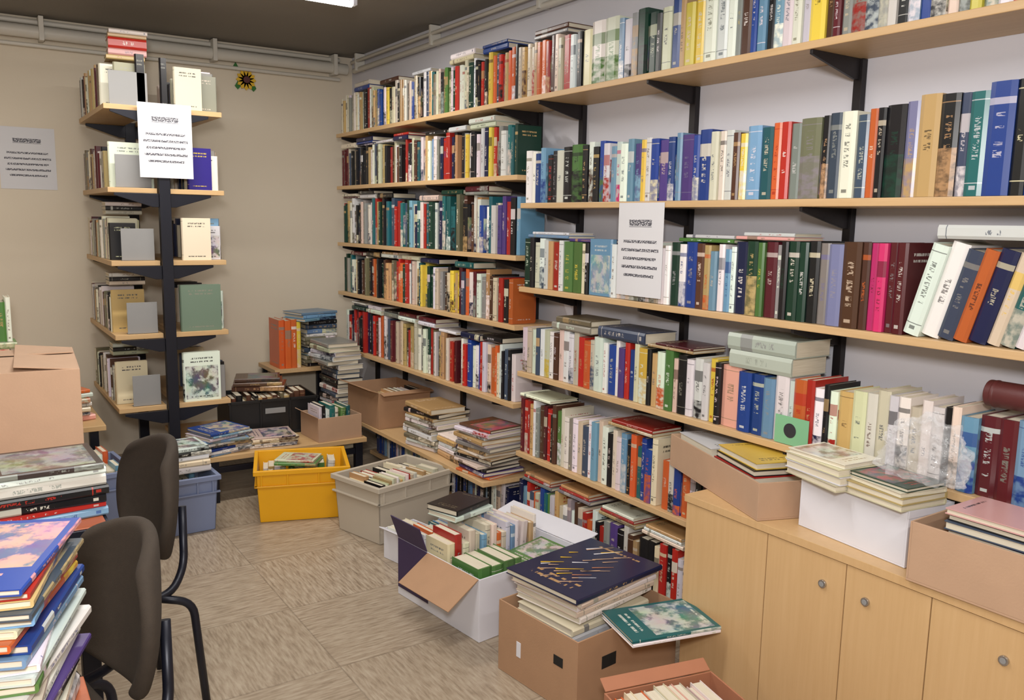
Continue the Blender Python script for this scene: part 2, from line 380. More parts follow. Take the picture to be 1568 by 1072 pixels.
for t0,L in ((.2,.2),(.55,.22),(.95,.2),(1.35,.22),(1.65,.2),(2.05,.22)):
    zz=topz(pr,t0,t0+L+.03)
    for k in range(random.choice((1,2,2))):
        th=random.uniform(.012,.028); lie(B,Mx,t0+random.uniform(0,.02),.01,zz,L,.14,th,random.choice('KWCDXB')); zz+=th+.001
B.obj('books_on_shelf')
# R1
B=Books()
row(B,WM(3.02,1.501),2.72,(.20,.225),seq='x1.30 W30/215 W24/210 B30/200 #LB26 KR34/190 K20 W34 K42/215 #gK50/220 K24 W24 K26/205 #Bg24 W26 L22 #WI24 W30 L24 #PL26 YB20 W22 B30 P36/205 B24 L20 =PV40/215 B22 x1.08 =B46/225 =C30/215 =C26/215 W30/215 D26/205 #YC26/200 =LW48/220 T38/212 =OR28/222 =R30/222 X34/215 #oX62/225 #KA24/228 =SX36/232 =W42/232 =S32/220 O24/232 K22/232 #KG50/236 #VA34/240 =A50/252 #KA44/248 #SW24/246 =T40/245 =BW56/262 =KC30/262 =BW40/262 =NC30/265 K28/250 =A40/250 W30 S34',maxh=.3,leanp=0)
B.obj('books_on_shelf')
# R2
B=Books(); Mx=WM(3.02,1.146)
pr=row(B,Mx,2.72,(.19,.215),seq='x1.33 =G34/205 K20 C22 W28 W20 A24 =R36/195 W20 =gY44/200 =gY40/200 C24/195 K16 x1.0 _136 W26 C22 W24 C24 W24 X26 W28 W24 W26 C24 W26 W26 x1.03 =G38/215 #WB30/210 =B48/218 D34/215 AO28/210 L28 W24/215 LB24 W20 =N48/225 #GA40/228 =gY24/225 =M40/228 X18/220 =KG24/230 =G36/232 =G30/230 =K36/235 =XV32/230 =V44/228 =D54/236 =DO24/236 =IM22/235 =IM26/235 =M26/238 =M30/238 x1 ~=WK42/240 ~=WK46/245 ~=SX40/228 ~=OK34/232 ~=NC42/232 ~CY30/226 ~T34/225 ~W26 ~M30',maxh=.3,leanp=0)
tsky=sum((34,20,22,28,20,24,36,20,44,40,24,16))*1.33/1000+.0075
B.add(frame((XS+.02,3.02-tsky-.13,1.1465),(1,0,0),(0,1,0)),.03,.126,.215,'L','W',1,.33)
for (t0,L,th,c) in ((.02,.28,.012,'L'),(.31,.26,.012,'P'),(.92,.24,.012,'g'),(1.17,.22,.010,'i')):
    z=topz(pr,t0,t0+L); lie(B,Mx,t0,.012,z,L,.14,th,c)
    if t0!=.31: lie(B,Mx,t0+.03,.014,z+th+.001,L-.03,.13,.011,random.choice('AWC'))
lie(B,Mx,1.83,.0,.252,.27,.15,.034,'W','S',1)
B.obj('books_on_shelf')
# R3
B=Books(); Mx=WM(3.02,.776)
pr=row(B,Mx,2.7,(.185,.215),seq='x1.26 W28 C24 W30 S20 W26 #CY26 W22 D24 C24 W30 W24 C26 =R30 =O32 C20 =W40 W20 =B34 W16 =P26 R20 =B24 C20 #YW34 K16 A24 #WO30 g32 C16 =K32 W26 W30 W24 Y22 =K20 =i60/200 x1.05 =B48/190 =B44/190 =L40/185 =W46/200 =W20 =OR42/200 =R26 #WN30 K16 #WR24 =A44/190 C40/200 =W30 C34 W24 #W30 C30 =W26 =W30 =K20 C22 #LB40/190 =M44/200 =M40/200 #LB40/205 =K20 X30 =M40/205 =LB44/210 W30',maxh=.3,leanp=0)
for grp in (((.22,.25,.028,'X'),(.25,.22,.024,'o')),((.52,.26,.042,'S'),),((.80,.22,.010,'A'),(.84,.18,.008,'M'))):
    z=None
    for t0,L,th,c in grp:
        if z is None: z=topz(pr,t0,t0+L)
        lie(B,Mx,t0,.0,z,L,.16,th,c,None,0); z+=th+.001
z=topz(pr,1.17,1.44); lie(B,Mx,1.18,.0,z,.24,.17,.055,(186,186,178),'X',0); lie(B,Mx,1.17,.0,z+.056,.26,.17,.052,(196,195,188),'X',0)
zroll=topz(pr,1.96,2.22)+.776
B.obj('books_on_shelf')
m=MB(); m.box((XS+.006,1.52,.7765),(XS+.0075,1.64,.862),'mint'); m.tube([(XS+.006,1.585,.82),(XS+.0052,1.585,.82)],.022,'slate',n=24); m.obj('green_leaflet',0)
# R4, R5
B=Books(); pr=row(B,WM(3.02,.416),.88,(.19,.25),seq='M24/240 R26/235 R20/235 A26/225 W16 X24/215 D26/230 M22/235 R28/225 K16 D24 #gW30/230 C20 W30/215 X24 W34/220 =C30/215 S36/205 W26 L34 C24 =W36 =K30 C24 W26 #LW30 K22 O30 T24 B24 #BO34 C28 O36 W30 K26 #KR34',pal=LIGHT,maxh=.29)
row(B,WM(2.13,.416),.27,(.165,.178),seq='=O34 C30 #BO34 =O36 W28 K26 #KR34')
z=topz(pr,.6,.86); lie(B,WM(3.02,.416),.6,.0,z,.24,.15,.012,'A'); lie(B,WM(3.02,.416),.62,.0,z+.013,.22,.15,.012,'R')
z=topz(pr,.0,.25); lie(B,WM(3.02,.416),.0,.0,z,.22,.15,.012,'W')
B.obj('books_on_shelf')
B=Books(); pr=row(B,WM(3.02,.071),1.17,(.17,.23),seq='N24 L26 R22 S30 O20 C24 B30 T24 g26 W30 A24 #CW34 W30 X22 W28 D22 C28 R26 O24 W30 K24 R26 #XK34 =P46/205 K34/195 W26 D30/195 A24 #KW50/200 K40/205 C24 R34/215 K26/220 R28/215',pal=ALL,maxh=.26)
for t0 in (.02,.28,.55,.80):
    z=topz(pr,t0,t0+.22); lie(B,WM(3.02,.071),t0,.01,z,.21,.15,.014,random.choice('CAX')); lie(B,WM(3.02,.071),t0+.01,.01,z+.015,.19,.14,.012,random.choice('WRC')); lie(B,WM(3.02,.071),t0+.02,.01,z+.028,.18,.14,.012,random.choice('WKA'))
B.obj('books_on_shelf')
# L rows
for z,mh,pal,sq,hh in ((1.62,.28,ALL,'M26 M20 X24 S26 K22 C26 K28 S24 K30 W20 K24 A26 W24 S26 K28 C30 D26 A22 K30 D34 C26 W22 D30 K26 R24 W24 K30 C24 K20 D26 W24 A24 W22 L24 =W34 X20 N24 =RB40 =R34 N28 K24 A20 =KA34 =YR26 K30 C22 W26 N24 K20 Y24 R22 #XK34 W40',(.19,.225)),
 (1.275,.32,DARK,'R20 G20 A24 W26 S24 K26 C24 X26 D24 K22 W26 T30 R22 A28 D30 K24 W22 =T34 S34 R26 =R26 T24 S30 A24 L30 N28 T36 R20 =T40 =G34 S24 N26 T30 #TW40 #TK40 G34 o30 #KA40 D30 A34 W28 W40 T26 W36 =PK30 =P26 R26 K34 L26',(.21,.27)),
 (.97,.27,ALL,'G22 X24 g22 T24 W22 C20 A24 K22 D26 C26 K24 =M40 O22 A26 K20 D30 A34 K26 =R34 O20 G26 W22 C24 =W36 A24 =Y20 =G26 W34 C34 =D26 =K30 C26 #YD34 A22 =Y36 M30 S26 O26 W34 C24 M22 =W36 A30 K22 D24 C30 =R34 =K34 O20 A30 =R26 K24 =O34 K30',(.19,.235)),
 (.62,.31,DARK,'W30 K30 R26 N34 R24 M26 =R36 K24 =RK34 N34 =B34 =R24 D30 =O30 D36 S30 K24 M26 W24 R26 C30 K30 R28 #AC36 C26 W26 =G34 #GW30 o24 K26 A30 D26 C24 =R34 M24 K34 R30 W24 B20 W30 C26 =O60 C26',(.20,.25))):
    B=Books(); row(B,WM(5.04,z+.001),1.97,hh,pal=pal,seq=sq,maxh=mh,top=.75,leanp=.02,jit=.03,rep=.42); B.obj('books_on_shelf')
# low shelf contents
B=Books(); row(B,WM(4.56,.046),1.46,(.15,.2),pal='BBLWWBKCNW',seq='=B40 =B36 =B40 L24 W20 W24 =B44 =B40 W30 L24 W26 B24 W28 W30 W26 C24',maxh=.21); B.obj('books_on_shelf')
B=Books(); z=stack(B,2.02,3.72,.281,rstack(11,(.22,.28),(.2,.22),(.01,.028),'WCWXWoKCAW'),-90+8,8,.012)
stack(B,2.05,3.46,.281,rstack(5,(.2,.22),(.19,.21),(.01,.028),'WKCXWA'),-90,3,.005); B.obj('journal_stack')
B=Books(); stack(B,2.02,3.205,.281,rstack(14,(.2,.24),(.2,.23),(.008,.02),'WRCWPOWXKA')+[(.22,.2,.012,'D','R',1)],-84,7,.01); B.obj('journal_stack')
# ---------------------------------------------------------------- notices
def notice(name,M,w,h,curl=.004):
    me=bpy.data.meshes.new(name); vs=[];fs=[];uv=[];n=6
    for k in (0,1):
        for i in range(n+1):
            for j in range(n+1):
                a=i/n;b_=j/n; vs.append(tuple(M@Vector((a*w,-.0006*k-curl*math.sin(a*3.1)*(1-b_),b_*h))))
    N=(n+1)**2
    for i in range(n):
        for j in range(n):
            a=i*(n+1)+j; q=[a,a+n+1,a+n+2,a+1]; st=[(i/n,j/n),((i+1)/n,j/n),((i+1)/n,(j+1)/n),(i/n,(j+1)/n)]
            fs.append([N+x for x in q]); uv+=st; fs.append(list(reversed(q))); uv+=list(reversed(st))
    me.from_pydata(vs,[],fs); u=me.uv_layers.new(name='UVMap'); u.data.foreach_set('uv',[c for p in uv for c in p])
    me.materials.append(M_['sign']); me.update(); o=bpy.data.objects.new(name,me); S.collection.objects.link(o); return o
notice('paper_notice',frame((XS-.002,2.385,1.165),(0,-1,0),(1,0,0)),.235,.33)
notice('paper_notice',T(.27,YB-.002,1.55),.27,.33,.001)
notice('paper_notice',T(.795,4.415,1.60,0),.245,.35)
m=MB()
for k in range(12):
    a=k*30; M=T(1.60,5.385,2.25)@Matrix.Rotation(RAD(a),4,'Y')
    m.prism([(0,0),(.012,.02),(.014,.045),(0,.062),(-.014,.045),(-.012,.02)],-.003,.003,'petal',M@Matrix.Rotation(RAD(90),4,'X'))
m.tube([(1.60,5.375,2.25),(1.60,5.368,2.25)],.02,'leather',n=20)
for sx,sz in ((-.05,-.06),(.045,-.065),(-.06,.05)):
    m.prism([(0,0),(.018,.02),(0,.05),(-.018,.02)],-.002,.002,'green',T(1.60+sx,5.39,2.25+sz)@Matrix.Rotation(RAD(90),4,'X'))
m.obj('flower_wall_ornament',0)
# ---------------------------------------------------------------- free standing double-sided shelf
G0=4.45;G1=5.30;GX0=.655;GX1=1.195;GC=.905
m=MB()
gz=[1.935,1.55,1.20,.84,.475]
for y in (G0-.01,G1-.03): 
    m.box((GC-.026,y-.02,.0),(GC+.026,y+.02,1.93 if y>5 else 1.62),'metal')
m.box((GC-.2,G0-.025,.001),(GC+.2,G0-.005,.04),'metal')
for z in gz:
    m.box((GX0,G0,z-.024),(GC-.03,G1,z),'shelfx'); m.box((GC+.03,G0,z-.024),(GX1,G1,z),'shelfx')
    for sgn in (-1,1):
        for y in (G0-.002,G1-.04):
            M=frame((GC+sgn*.026,y+ (.005*sgn),z-.025),(sgn,0,0),(0,0,-1))
            m.prism([(0,0),(.2,0),(.2,.012),(.03,.065),(0,.065)],0,.01,'metal',M)
m.obj('double_sided_bookshelf',.0015)
def GL(z,y=G1-.02): return frame((GX0+.004,y,z),(0,-1,0),(1,0,0))
def GR(z,y=G0+.01): return frame((GX1-.004,y,z),(0,1,0),(-1,0,0))
B=Books(); mm=MB()
for i,z in enumerate(gz):
    z+=.0005
    row(B,GL(z),.72,(.17,.215),(.12,.16),pal='CWKDCXAWMWo' ,maxh=.28,leanp=.05)
    mm.box((GX0+.03+.01*i,G0+.02,z+.001),(GX0+.2,G0+.023,z+.155),'grey'); mm.box((GX0+.03+.01*i,G0+.023,z+.0005),(GX0+.2,G0+.06,z+.003),'grey')
mm.obj('bookend',.001)
def fb(M,w,h,th,c,a,pic,rnd=None):
    B.add(M@frame((0,0,0),(0,-1,0),(1,0,0)) ,th,w,h,c,a,pic,rnd)
for z,c,a,p,w,h,x in ((gz[0],(226,216,186),'K',0,.13,.20,GC+.07),(gz[1],(56,40,150),'Y',0,.115,.205,GC+.12),(gz[2],(224,218,190),'K',0,.14,.21,GC+.08),(gz[3],(116,126,110),'X',0,.20,.235,GC+.06),(gz[4],(232,228,214),'K',1,.185,.255,GC+.06)):
    fb(T(x,G0+.045,z+.0005),w,h,.03,c,a,p)
    row(B,GR(z+.0005,G0+.06),.72,(.17,.21),(.12,.15),pal='WCWKXLCNS',maxh=.28)
fb(T(GX0+.02,G0+.09,gz[1]+.0005),.2,.215,.025,(228,224,206),'X',0); fb(T(GX0+.06,G0+.085,gz[0]+.0005),.14,.2,.025,(170,160,140),'X',0)
fb(T(GC-.1,G0+.05,gz[0]+.0005),.04,.24,.03,'K','X',0); fb(T(GC+.01,G0+.05,gz[0]+.0005),.03,.235,.03,'K','X',0)
Mx=T(GX0+.04,G0+.12,gz[0]+.222,-4)
z=0
for c,th in (('A',.02),('i',.03),('R',.05),('A',.016),('C',.02)): lie(B,Mx,random.uniform(0,.02),0,z,.17,.13,th,c,None,0); z+=th+.001
for zz in gz[2:]:
    for k,c in enumerate('CKW'): lie(B,T(GX0+.03,G0+.3,zz+.222),0,0,k*.021,.17,.13,.02,c)
B.obj('books_on_shelf')
# ---------------------------------------------------------------- boxes & crates
def cbox(m,M,w,d,h,k='card',kin='cardin',t=.005,flaps=()):
    for lo,hi in (((0,0,0),(w,d,t)),((0,0,t),(w,t,h)),((0,d-t,t),(w,d,h)),((0,t,t),(t,d-t,h)),((w-t,t,t),(w,d-t,h))): m.box(lo,hi,k,M)
    for fl in flaps:
        side,ang,ln=fl[:3]; kk=fl[3] if len(fl)>3 else k
        if side=='y-': F=frame((0,0,h),(1,0,0),(0,0,1)); L=w
        if side=='x-': F=frame((0,d,h),(0,-1,0),(0,0,1)); L=d
        if side=='y+': F=frame((w,d,h),(-1,0,0),(0,0,1)); L=w
        if side=='x+': F=frame((w,0,h),(0,1,0),(0,0,1)); L=d
        F=F@Matrix.Rotation(RAD(ang),4,'X')
        m.box((.004,.001,-.004),(L-.004,ln,0),kk,M@F)
def crate(m,M,w,d,h,k,t=.006,holes=True,ribs=True):
    tp=.015
    m.box((tp,tp,0),(w-tp,d-tp,t),k,M)
    def wall(p0,p1,q0,q1,n):
        b=len(m.v); n=Vector(n)*t
        for P in (p0,p1,q1,q0): m.v.append(M@Vector(P))
        for P in (p0,p1,q1,q0): m.v.append(M@(Vector(P)+n))
        for q in ((0,1,2,3),(7,6,5,4),(1,0,4,5),(2,1,5,6),(3,2,6,7),(0,3,7,4)): m.f.append([b+i for i in q]); m.m.append(m.mi(k)); m.sm.append(False)
    wall((tp,tp,0),(w-tp,tp,0),(0,0,h),(w,0,h),(0,1,0)); wall((w-tp,d-tp,0),(tp,d-tp,0),(w,d,h),(0,d,h),(0,-1,0))
    wall((tp,d-tp,0),(tp,tp,0),(0,d,h),(0,0,h),(1,0,0)); wall((w-tp,tp,0),(w-tp,d-tp,0),(w,0,h),(w,d,h),(-1,0,0))
    r=.012
    m.box((-r,-r,h-.022),(w+r,.003,h),k,M); m.box((-r,d-.003,h-.022),(w+r,d+r,h),k,M); m.box((-r,.003,h-.022),(.003,d-.003,h),k,M); m.box((w-.003,.003,h-.022),(w+r,d-.003,h),k,M)
    if ribs:
        for x in (.02,w*.33,w*.67,w-.028):
            m.box((x,-.006,h-.075),(x+.008,.006,h-.02),k,M); m.box((x,d-.006,h-.075),(x+.008,d+.006,h-.02),k,M)
        m.box((-.008,-.008,h-.082),(w+.008,.006,h-.074),k,M)
        m.box((-.008,-.008,h-.082),(.006,d+.008,h-.074),k,M)
    if holes:
        m.box((w*.36,-.002,h-.065),(w*.64,.004,h-.035),'dark',M); m.box((-.002,d*.36,h-.065),(.004,d*.64,h-.035),'dark',M)
def fillrow(B,M,L,d=(.13,.16),h=(.18,.22),pal=ALL,maxh=.4,seq=''):
    row(B,M,L,h,d,pal=pal,leanp=.05,maxh=maxh,seq=seq)
Y=T(1.125,3.81,.001,-18); m=MB(); crate(m,Y,.42,.36,.255,'yel',holes=False); m.obj('yellow_plastic_crate',.002)
B=Books(); fillrow(B,Y@T(.03,.03,.03),.35,(.12,.14),(.16,.2),'CWoAWCXA'); fillrow(B,Y@T(.03,.2,.03),.35,(.12,.13),(.17,.21),'YCWAgW')
stack(B,1.36,3.90,.245,[(.2,.15,.014,'g','A',1),(.19,.14,.01,'C','R',1)],-30,8); B.obj('books_in_yellow_crate')
Y=T(.67,3.82,.001,2); m=MB(); crate(m,Y,.29,.40,.26,'bluec',holes=False); m.obj('blue_plastic_crate',.002)
B=Books(); 
for i in range(3): fillrow(B,Y@T(.04,.025+.115*i,.01),.20,(.1,.105),(.2,.235),'WCKXAL')
stack(B,.81,3.99,.265,[(.27,.2,.03,'W','X',0),(.26,.2,.025,'C','X',0),(.25,.19,.022,'W','K',0),(.26,.2,.018,'K','W',1),(.24,.19,.02,'W','K',1)],4,6); B.obj('books_in_blue_crate')
Y=T(.44,3.94,.001,6); m=MB(); crate(m,Y,.19,.36,.30,'bluec',holes=False); m.obj('narrow_blue_crate',.002)
B=Books(); fillrow(B,Y@T(.025,.03,.01),.14,(.12,.14),(.28,.33),'WXCL'); fillrow(B,Y@T(.025,.19,.01),.14,(.12,.14),(.3,.36),'iOWXC'); B.obj('books_in_narrow_crate')
Y=T(1.495,3.26,.001,15); m=MB(); crate(m,Y,.44,.32,.265,'bei',holes=False); 
m.obj('beige_plastic_crate',.002)
B=Books(); fillrow(B,Y@T(.035,.022,.05),.37,(.12,.125),(.2,.235),'CAWCWCAX',seq='=K24 C12 C12 A12 C14 C12 W14 C12 A14 C12 W14 R10 A12 C14 W20'); fillrow(B,Y@T(.035,.162,.05),.37,(.11,.12),(.18,.22),'KCWCRAW'); B.obj('books_in_beige_crate')
Y=T(1.50,2.97,.001,12); m=MB(); cbox(m,Y,.16,.18,.13,'whitec',flaps=(('x-',70,.03),)); m.obj('small_white_carton',.001)
B=Books(); fillrow(B,Y@T(.01,.01,.006),.135,(.14,.15),(.12,.15),'WCoK'); B.obj('books_in_small_carton')
# white open carton
Y=T(1.42,2.30,.001,7); m=MB(); cbox(m,Y,.48,.50,.225,'whitec','card',flaps=(('x+',75,.10),))
F=Y@frame((0,.30,.225),(0,-1,0),(0,0,1))@Matrix.Rotation(RAD(122),4,'X'); m.box((.0,.001,-.004),(.296,.15,0),'card',F)
m.box((-.0016,.30,.03),(0,.498,.225),'purple',Y); F=Y@frame((0,.50,.225),(0,-1,0),(0,0,1))@Matrix.Rotation(RAD(20),4,'X'); m.box((.0,.001,-.004),(.19,.10,0),'purple',F)
for x in (.10,.125,.15,.175): m.box((x,-.0018,.07),(x+.014,.0,.115),'slate',Y)
m.box((.24,-.0015,.09),(.40,.0,.10),'grey',Y); m.box((.24,-.0015,.06),(.36,.0,.07),'grey',Y); m.box((.10,-.0015,.04),(.2,.0,.05),'grey',Y)
m.obj('open_white_carton',.001)
B=Books()
fillrow(B,Y@T(.02,.02,.01),.22,(.15,.17),(.22,.24),'gGg',seq='=gW60/235 =gW50/230 =gK50/238',maxh=.3)
lie(B,Y@T(.25,.02,.12),0,0,0,.2,.15,.04,'g','W',1); lie(B,Y@T(.25,.03,.165)@Matrix.Rotation(RAD(-6),4,'Y'),0,0,0,.2,.15,.035,'g','W',1)
fillrow(B,Y@T(.02,.2,.06),.43,(.13,.14),(.2,.25),'WCRWAWOCL')
fillrow(B,Y@T(.02,.35,.06),.43,(.12,.13),(.19,.24),'LWTCWOW')
stack(B,1.56,2.68,.325,[(.2,.15,.02,'W','X',0),(.19,.15,.022,'K','o',0)],20,5)
B.obj('books_in_white_carton')
# brown cardboard box near
Y=T(1.425,1.77,.001,6); m=MB(); cbox(m,Y,.44,.36,.235,'card')
m.box((-.0015,.06,.13),(.0,.1,.16),'dark',Y); m.box((-.0015,.25,.08),(.0,.27,.13),'whitec',Y); m.box((.1,-.0015,.12),(.16,.0,.16),'dark',Y)
m.obj('brown_cardboard_box',.001)
B=Books(); z=stack(B,1.62,1.99,.008,[(.34,.25,.024,c,None,0) for c in 'WCXWCWXWC'],6,1,.001)
stack(B,1.64,2.01,.24,[(.35,.27,.02,'W','X',0),(.36,.27,.02,'C','X',0),(.37,.28,.016,'W','X',0),(.38,.29,.015,'C','X',0),(.40,.31,.018,'N','A',0)],10,3,.004)
B.obj('large_book_stack')
ztop=.24+.02+.02+.016+.015+.018+.0008*5
m=MB()
Fm=T(1.64,2.01,ztop+.0003,10)
rr=random.Random(4)
for i in range(26):
    x0=rr.uniform(-.17,.12); y0=rr.uniform(-.05,.12); L=rr.uniform(.03,.10)
    Mk=Fm@T(x0,y0,0,rr.uniform(-44,-28)); k=rr.choice(['card2','petal','whitec','orange','whitec','card2'])
    m.prism([(0,-.0028),(L,-.0006),(L,.0006),(0,.0035)],0,.0006,k,Mk)
m.obj('atlas_cover_artwork',0,bpy.data.objects['large_book_stack'])
B=Books(); stack(B,1.70,1.725,.2375,[(.29,.20,.010,'W','C',0),(.29,.20,.010,'T','W',1)],-12,2,.002); B.obj('picture_book')
Y=T(1.27,1.19,.001,-12); m=MB(); cbox(m,Y,.33,.38,.21,'orange',flaps=(('y+',60,.04),)); m.obj('reddish_cardboard_box',.001)
B=Books(); fillrow(B,Y@T(.02,.03,.01),.28,(.14,.16),(.18,.2),'WCiWOR'); fillrow(B,Y@T(.02,.2,.01),.28,(.14,.15),(.19,.21),'OWiCWK'); B.obj('books_in_reddish_box')
Y=T(1.91,4.16,.2815,2); m=MB(); cbox(m,Y,.32,.40,.2,'card',flaps=(('x-',70,.06),('y-',100,.05))); m.obj('small_cardboard_box',.001)
B=Books(); fillrow(B,Y@T(.02,.03,.01),.28,(.14,.16),(.16,.185),'CWKA'); B.obj('books_in_small_box')
# ---------------------------------------------------------------- bench with things in the corner
m=MB(); m.box((.97,4.19,.215),(1.85,5.0,.24),'shelfx')
for x,y in ((1.04,4.22),(1.81,4.22),(1.04,4.96),(1.81,4.96)): m.box((x-.02,y-.02,0),(x+.02,y+.02,.215),'metal')
m.box((1.04,4.21,.15),(1.81,4.23,.18),'metal'); m.obj('low_bench',.002)
B=Books(); stack(B,1.10,4.32,.2405,rstack(9,(.22,.26),(.19,.21),(.008,.018),'BWLVIWSBW',True),10,12,.01); B.obj('magazine_stack')
B=Books(); stack(B,1.37,4.33,.2405,rstack(5,(.22,.25),(.19,.21),(.008,.015),'WCLBW',True),-6,6,.008); B.obj('magazine_stack')
Y=T(1.20,4.51,.2405,-4); m=MB()
cbox(m,Y,.48,.34,.20,'blackp',t=.008)
m.box((-.006,-.008,.185),(.486,.0,.20),'blackp',Y); m.box((-.006,-.008,.0),(.486,.0,.015),'blackp',Y)
for x in (.0,.16,.32,.468): m.box((x,-.008,.0),(x+.012,.0,.2),'blackp',Y)
m.box((.19,-.004,.12),(.30,-.001,.15),'grey',Y); m.obj('black_folding_crate',.0015)
B=Books(); fillrow(B,Y@T(.02,.02,.01),.43,(.14,.15),(.18,.22),'DKAoD'); stack(B,1.42,4.7,.465,[(.28,.2,.03,'D','A',1),(.26,.2,.02,'D','A',1),(.24,.18,.02,'D','K',1)],-20,8)
B.obj('books_in_black_crate')
Y=T(1.58,4.2,.2405,3); m=MB(); cbox(m,Y,.25,.24,.13,'card2',flaps=(('x-',60,.04),)); m.obj('low_cardboard_box',.001)
B=Books(); fillrow(B,Y@T(.02,.03,.01),.2,(.14,.16),(.15,.18),'TWKgC'); B.obj('books_in_low_box')
m=MB(); m.box((1.62,5.03,.475),(2.04,5.36,.50),'shelf')
for x,y in ((1.65,5.06),(2.01,5.06),(1.65,5.33),(2.01,5.33)): m.box((x-.015,y-.015,0.0),(x+.015,y+.015,.475),'metal')
m.obj('corner_side_table',.002)
B=Books(); row(B,frame((1.66,5.05,.5005),(1,0,0),(0,1,0)),.15,(.26,.3),(.17,.2),seq='=O36/300 =O40/295 =O34/300 #YC26/285',pal='OYC'); B.obj('orange_folder_set')
B=Books(); z=stack(B,1.93,5.14,.5005,rstack(12,(.19,.21),(.15,.18),(.018,.03),'KKCXWoLWS'),4,7,.006)
stack(B,1.89,5.14,z,rstack(3,(.24,.27),(.19,.22),(.015,.02),'WSL'),20,6); B.obj('corner_book_pile')
B=Books(); z=stack(B,1.945,4.79,.001,rstack(20,(.23,.27),(.15,.17),(.024,.03),'WXKSCTKW'),-88,4,.004)
stack(B,1.905,4.78,z,rstack(5,(.24,.28),(.19,.21),(.018,.028),'WCXL'),-82,8,.01); B.obj('tall_book_pile')
# stuff left behind the table
m=MB(); m.box((-.25,4.35,.40),(.58,5.1,.425),'shelfx')
for x,y in ((-.2,4.4),(.53,4.4),(-.2,5.05),(.53,5.05)): m.box((x-.02,y-.02,0),(x+.02,y+.02,.40),'metal')
m.obj('low_table',.002)
B=Books(); stack(B,.42,4.55,.4255,rstack(7,(.2,.25),(.15,.18),(.012,.03),'iWCXOWS'),10,8)
z=stack(B,.12,4.55,.4255,rstack(16,(.2,.25),(.15,.18),(.02,.03),'WKCXAg'),0,6); row(B,T(.0,4.5,z),.24,(.18,.22),pal='KgWCRX'); B.obj('book_stack')
# ---------------------------------------------------------------- cupboard
CX=1.85;CH=.60;C0=.30;C1=1.79
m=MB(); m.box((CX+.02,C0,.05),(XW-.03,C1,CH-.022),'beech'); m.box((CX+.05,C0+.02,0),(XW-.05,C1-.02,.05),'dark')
m.box((CX-.004,C0-.01,CH-.022),(XW-.028,C1+.004,CH),'beech')
ys=[1.788,1.475,1.225,1.00,.77,.54,.31]
for i in range(6):
    m.box((CX+.001,ys[i+1]+.0025,.03),(CX+.019,ys[i]-.0005,CH-.025),'beech')
for y in (1.29,1.165,.83,.71):
    m.tube([(CX+.001,y,.50),(CX-.006,y,.50)],.011,'chrome',n=20); m.tube([(CX-.006,y,.50),(CX-.0075,y,.50)],.007,'grey',n=20)
m.obj('low_cupboard',.0015)
Y=T(1.845,1.512,CH+.001,-19)
m=MB(); cbox(m,Y,.22,.57,.11,'card2'); m.obj('cardboard_tray',.001)
B=Books()
stack(B,2.011,1.655,.6075,[(.24,.175,.04,'X',None,0),(.24,.175,.03,'C',None,0),(.24,.17,.025,'R',None,0),(.23,.16,.018,'K','W',0),(.22,.15,.02,'Y','K',0)],71,1,.001)
stack(B,2.093,1.90,.6075,[(.22,.17,.04,'W',None,0),(.22,.17,.04,'C',None,0),(.22,.16,.03,'W',None,0)],71,1,.001)
B.obj('books_in_tray')
Y=T(1.895,1.10,CH+.001,-5)
m=MB(); cbox(m,Y,.17,.335,.145,'whitec'); m.box((-.002,-.002,.125),(.172,.0,.145),'whitec',Y); m.obj('white_box',.001)
B=Books(); stack(B,1.955,1.36,.747,[(.2,.15,.018,'C',None,0),(.2,.15,.022,'W','C',0),(.2,.15,.02,'C',None,0),(.19,.14,.012,'W','A',1)],80,6,.003)
stack(B,1.955,1.175,.747,[(.17,.16,.016,'C',None,0),(.17,.16,.018,'A',None,0),(.17,.15,.012,'C',None,0),(.17,.14,.01,'G','R',1)],82,5,.002); B.obj('paperback_stack')
Y=T(1.845,.50,CH+.001,0); m=MB(); cbox(m,Y@T(0,0,0,1),.19,.56,.145,'card2'); m.obj('pale_cardboard_box',.001)
B=Books(); stack(B,1.94,.86,.607,[(.26,.15,.05,'W',None,0),(.26,.15,.05,'C',None,0),(.26,.15,.035,'N','W',0),(.27,.16,.02,'S','Y',1),(.26,.15,.014,'K',None,0),(.27,.16,.014,'i','K',0)],90,2,.001)
stack(B,1.94,.62,.607,[(.2,.15,.05,'W',None,0),(.2,.15,.05,'C',None,0),(.2,.15,.03,'C',None,0)],90,2,.001); B.obj('books_in_pale_box')
zr=zroll+.036
m=MB(); m.tube([(2.13,1.06,zr),(2.13,.80,zr)],.033,'leather',n=28)
for y in (1.04,.93,.82): m.tube([(2.13,y+.006,zr),(2.13,y-.006,zr)],.0342,'leather',n=28)
m.obj('leather_roll',.004)
bm=bmesh.new(); bmesh.ops.create_icosphere(bm,subdivisions=5,radius=1)
for v in bm.verts:
    p=v.co.copy(); d=1+.35*nz.noise(p*2.1)+.2*nz.noise(p*5.3)+.14*abs(nz.noise(p*9))
    v.co=Vector((p.x*.052*d,p.y*.10*d,p.z*.10*d))
    if v.co.z<-.05: v.co.z=-.05
me=bpy.data.meshes.new('plastic_bag'); bm.to_mesh(me); bm.free(); me.materials.append(M_['bag'])
o=bpy.data.objects.new('plastic_bag',me); o.location=(1.975,1.12,.862); S.collection.objects.link(o)
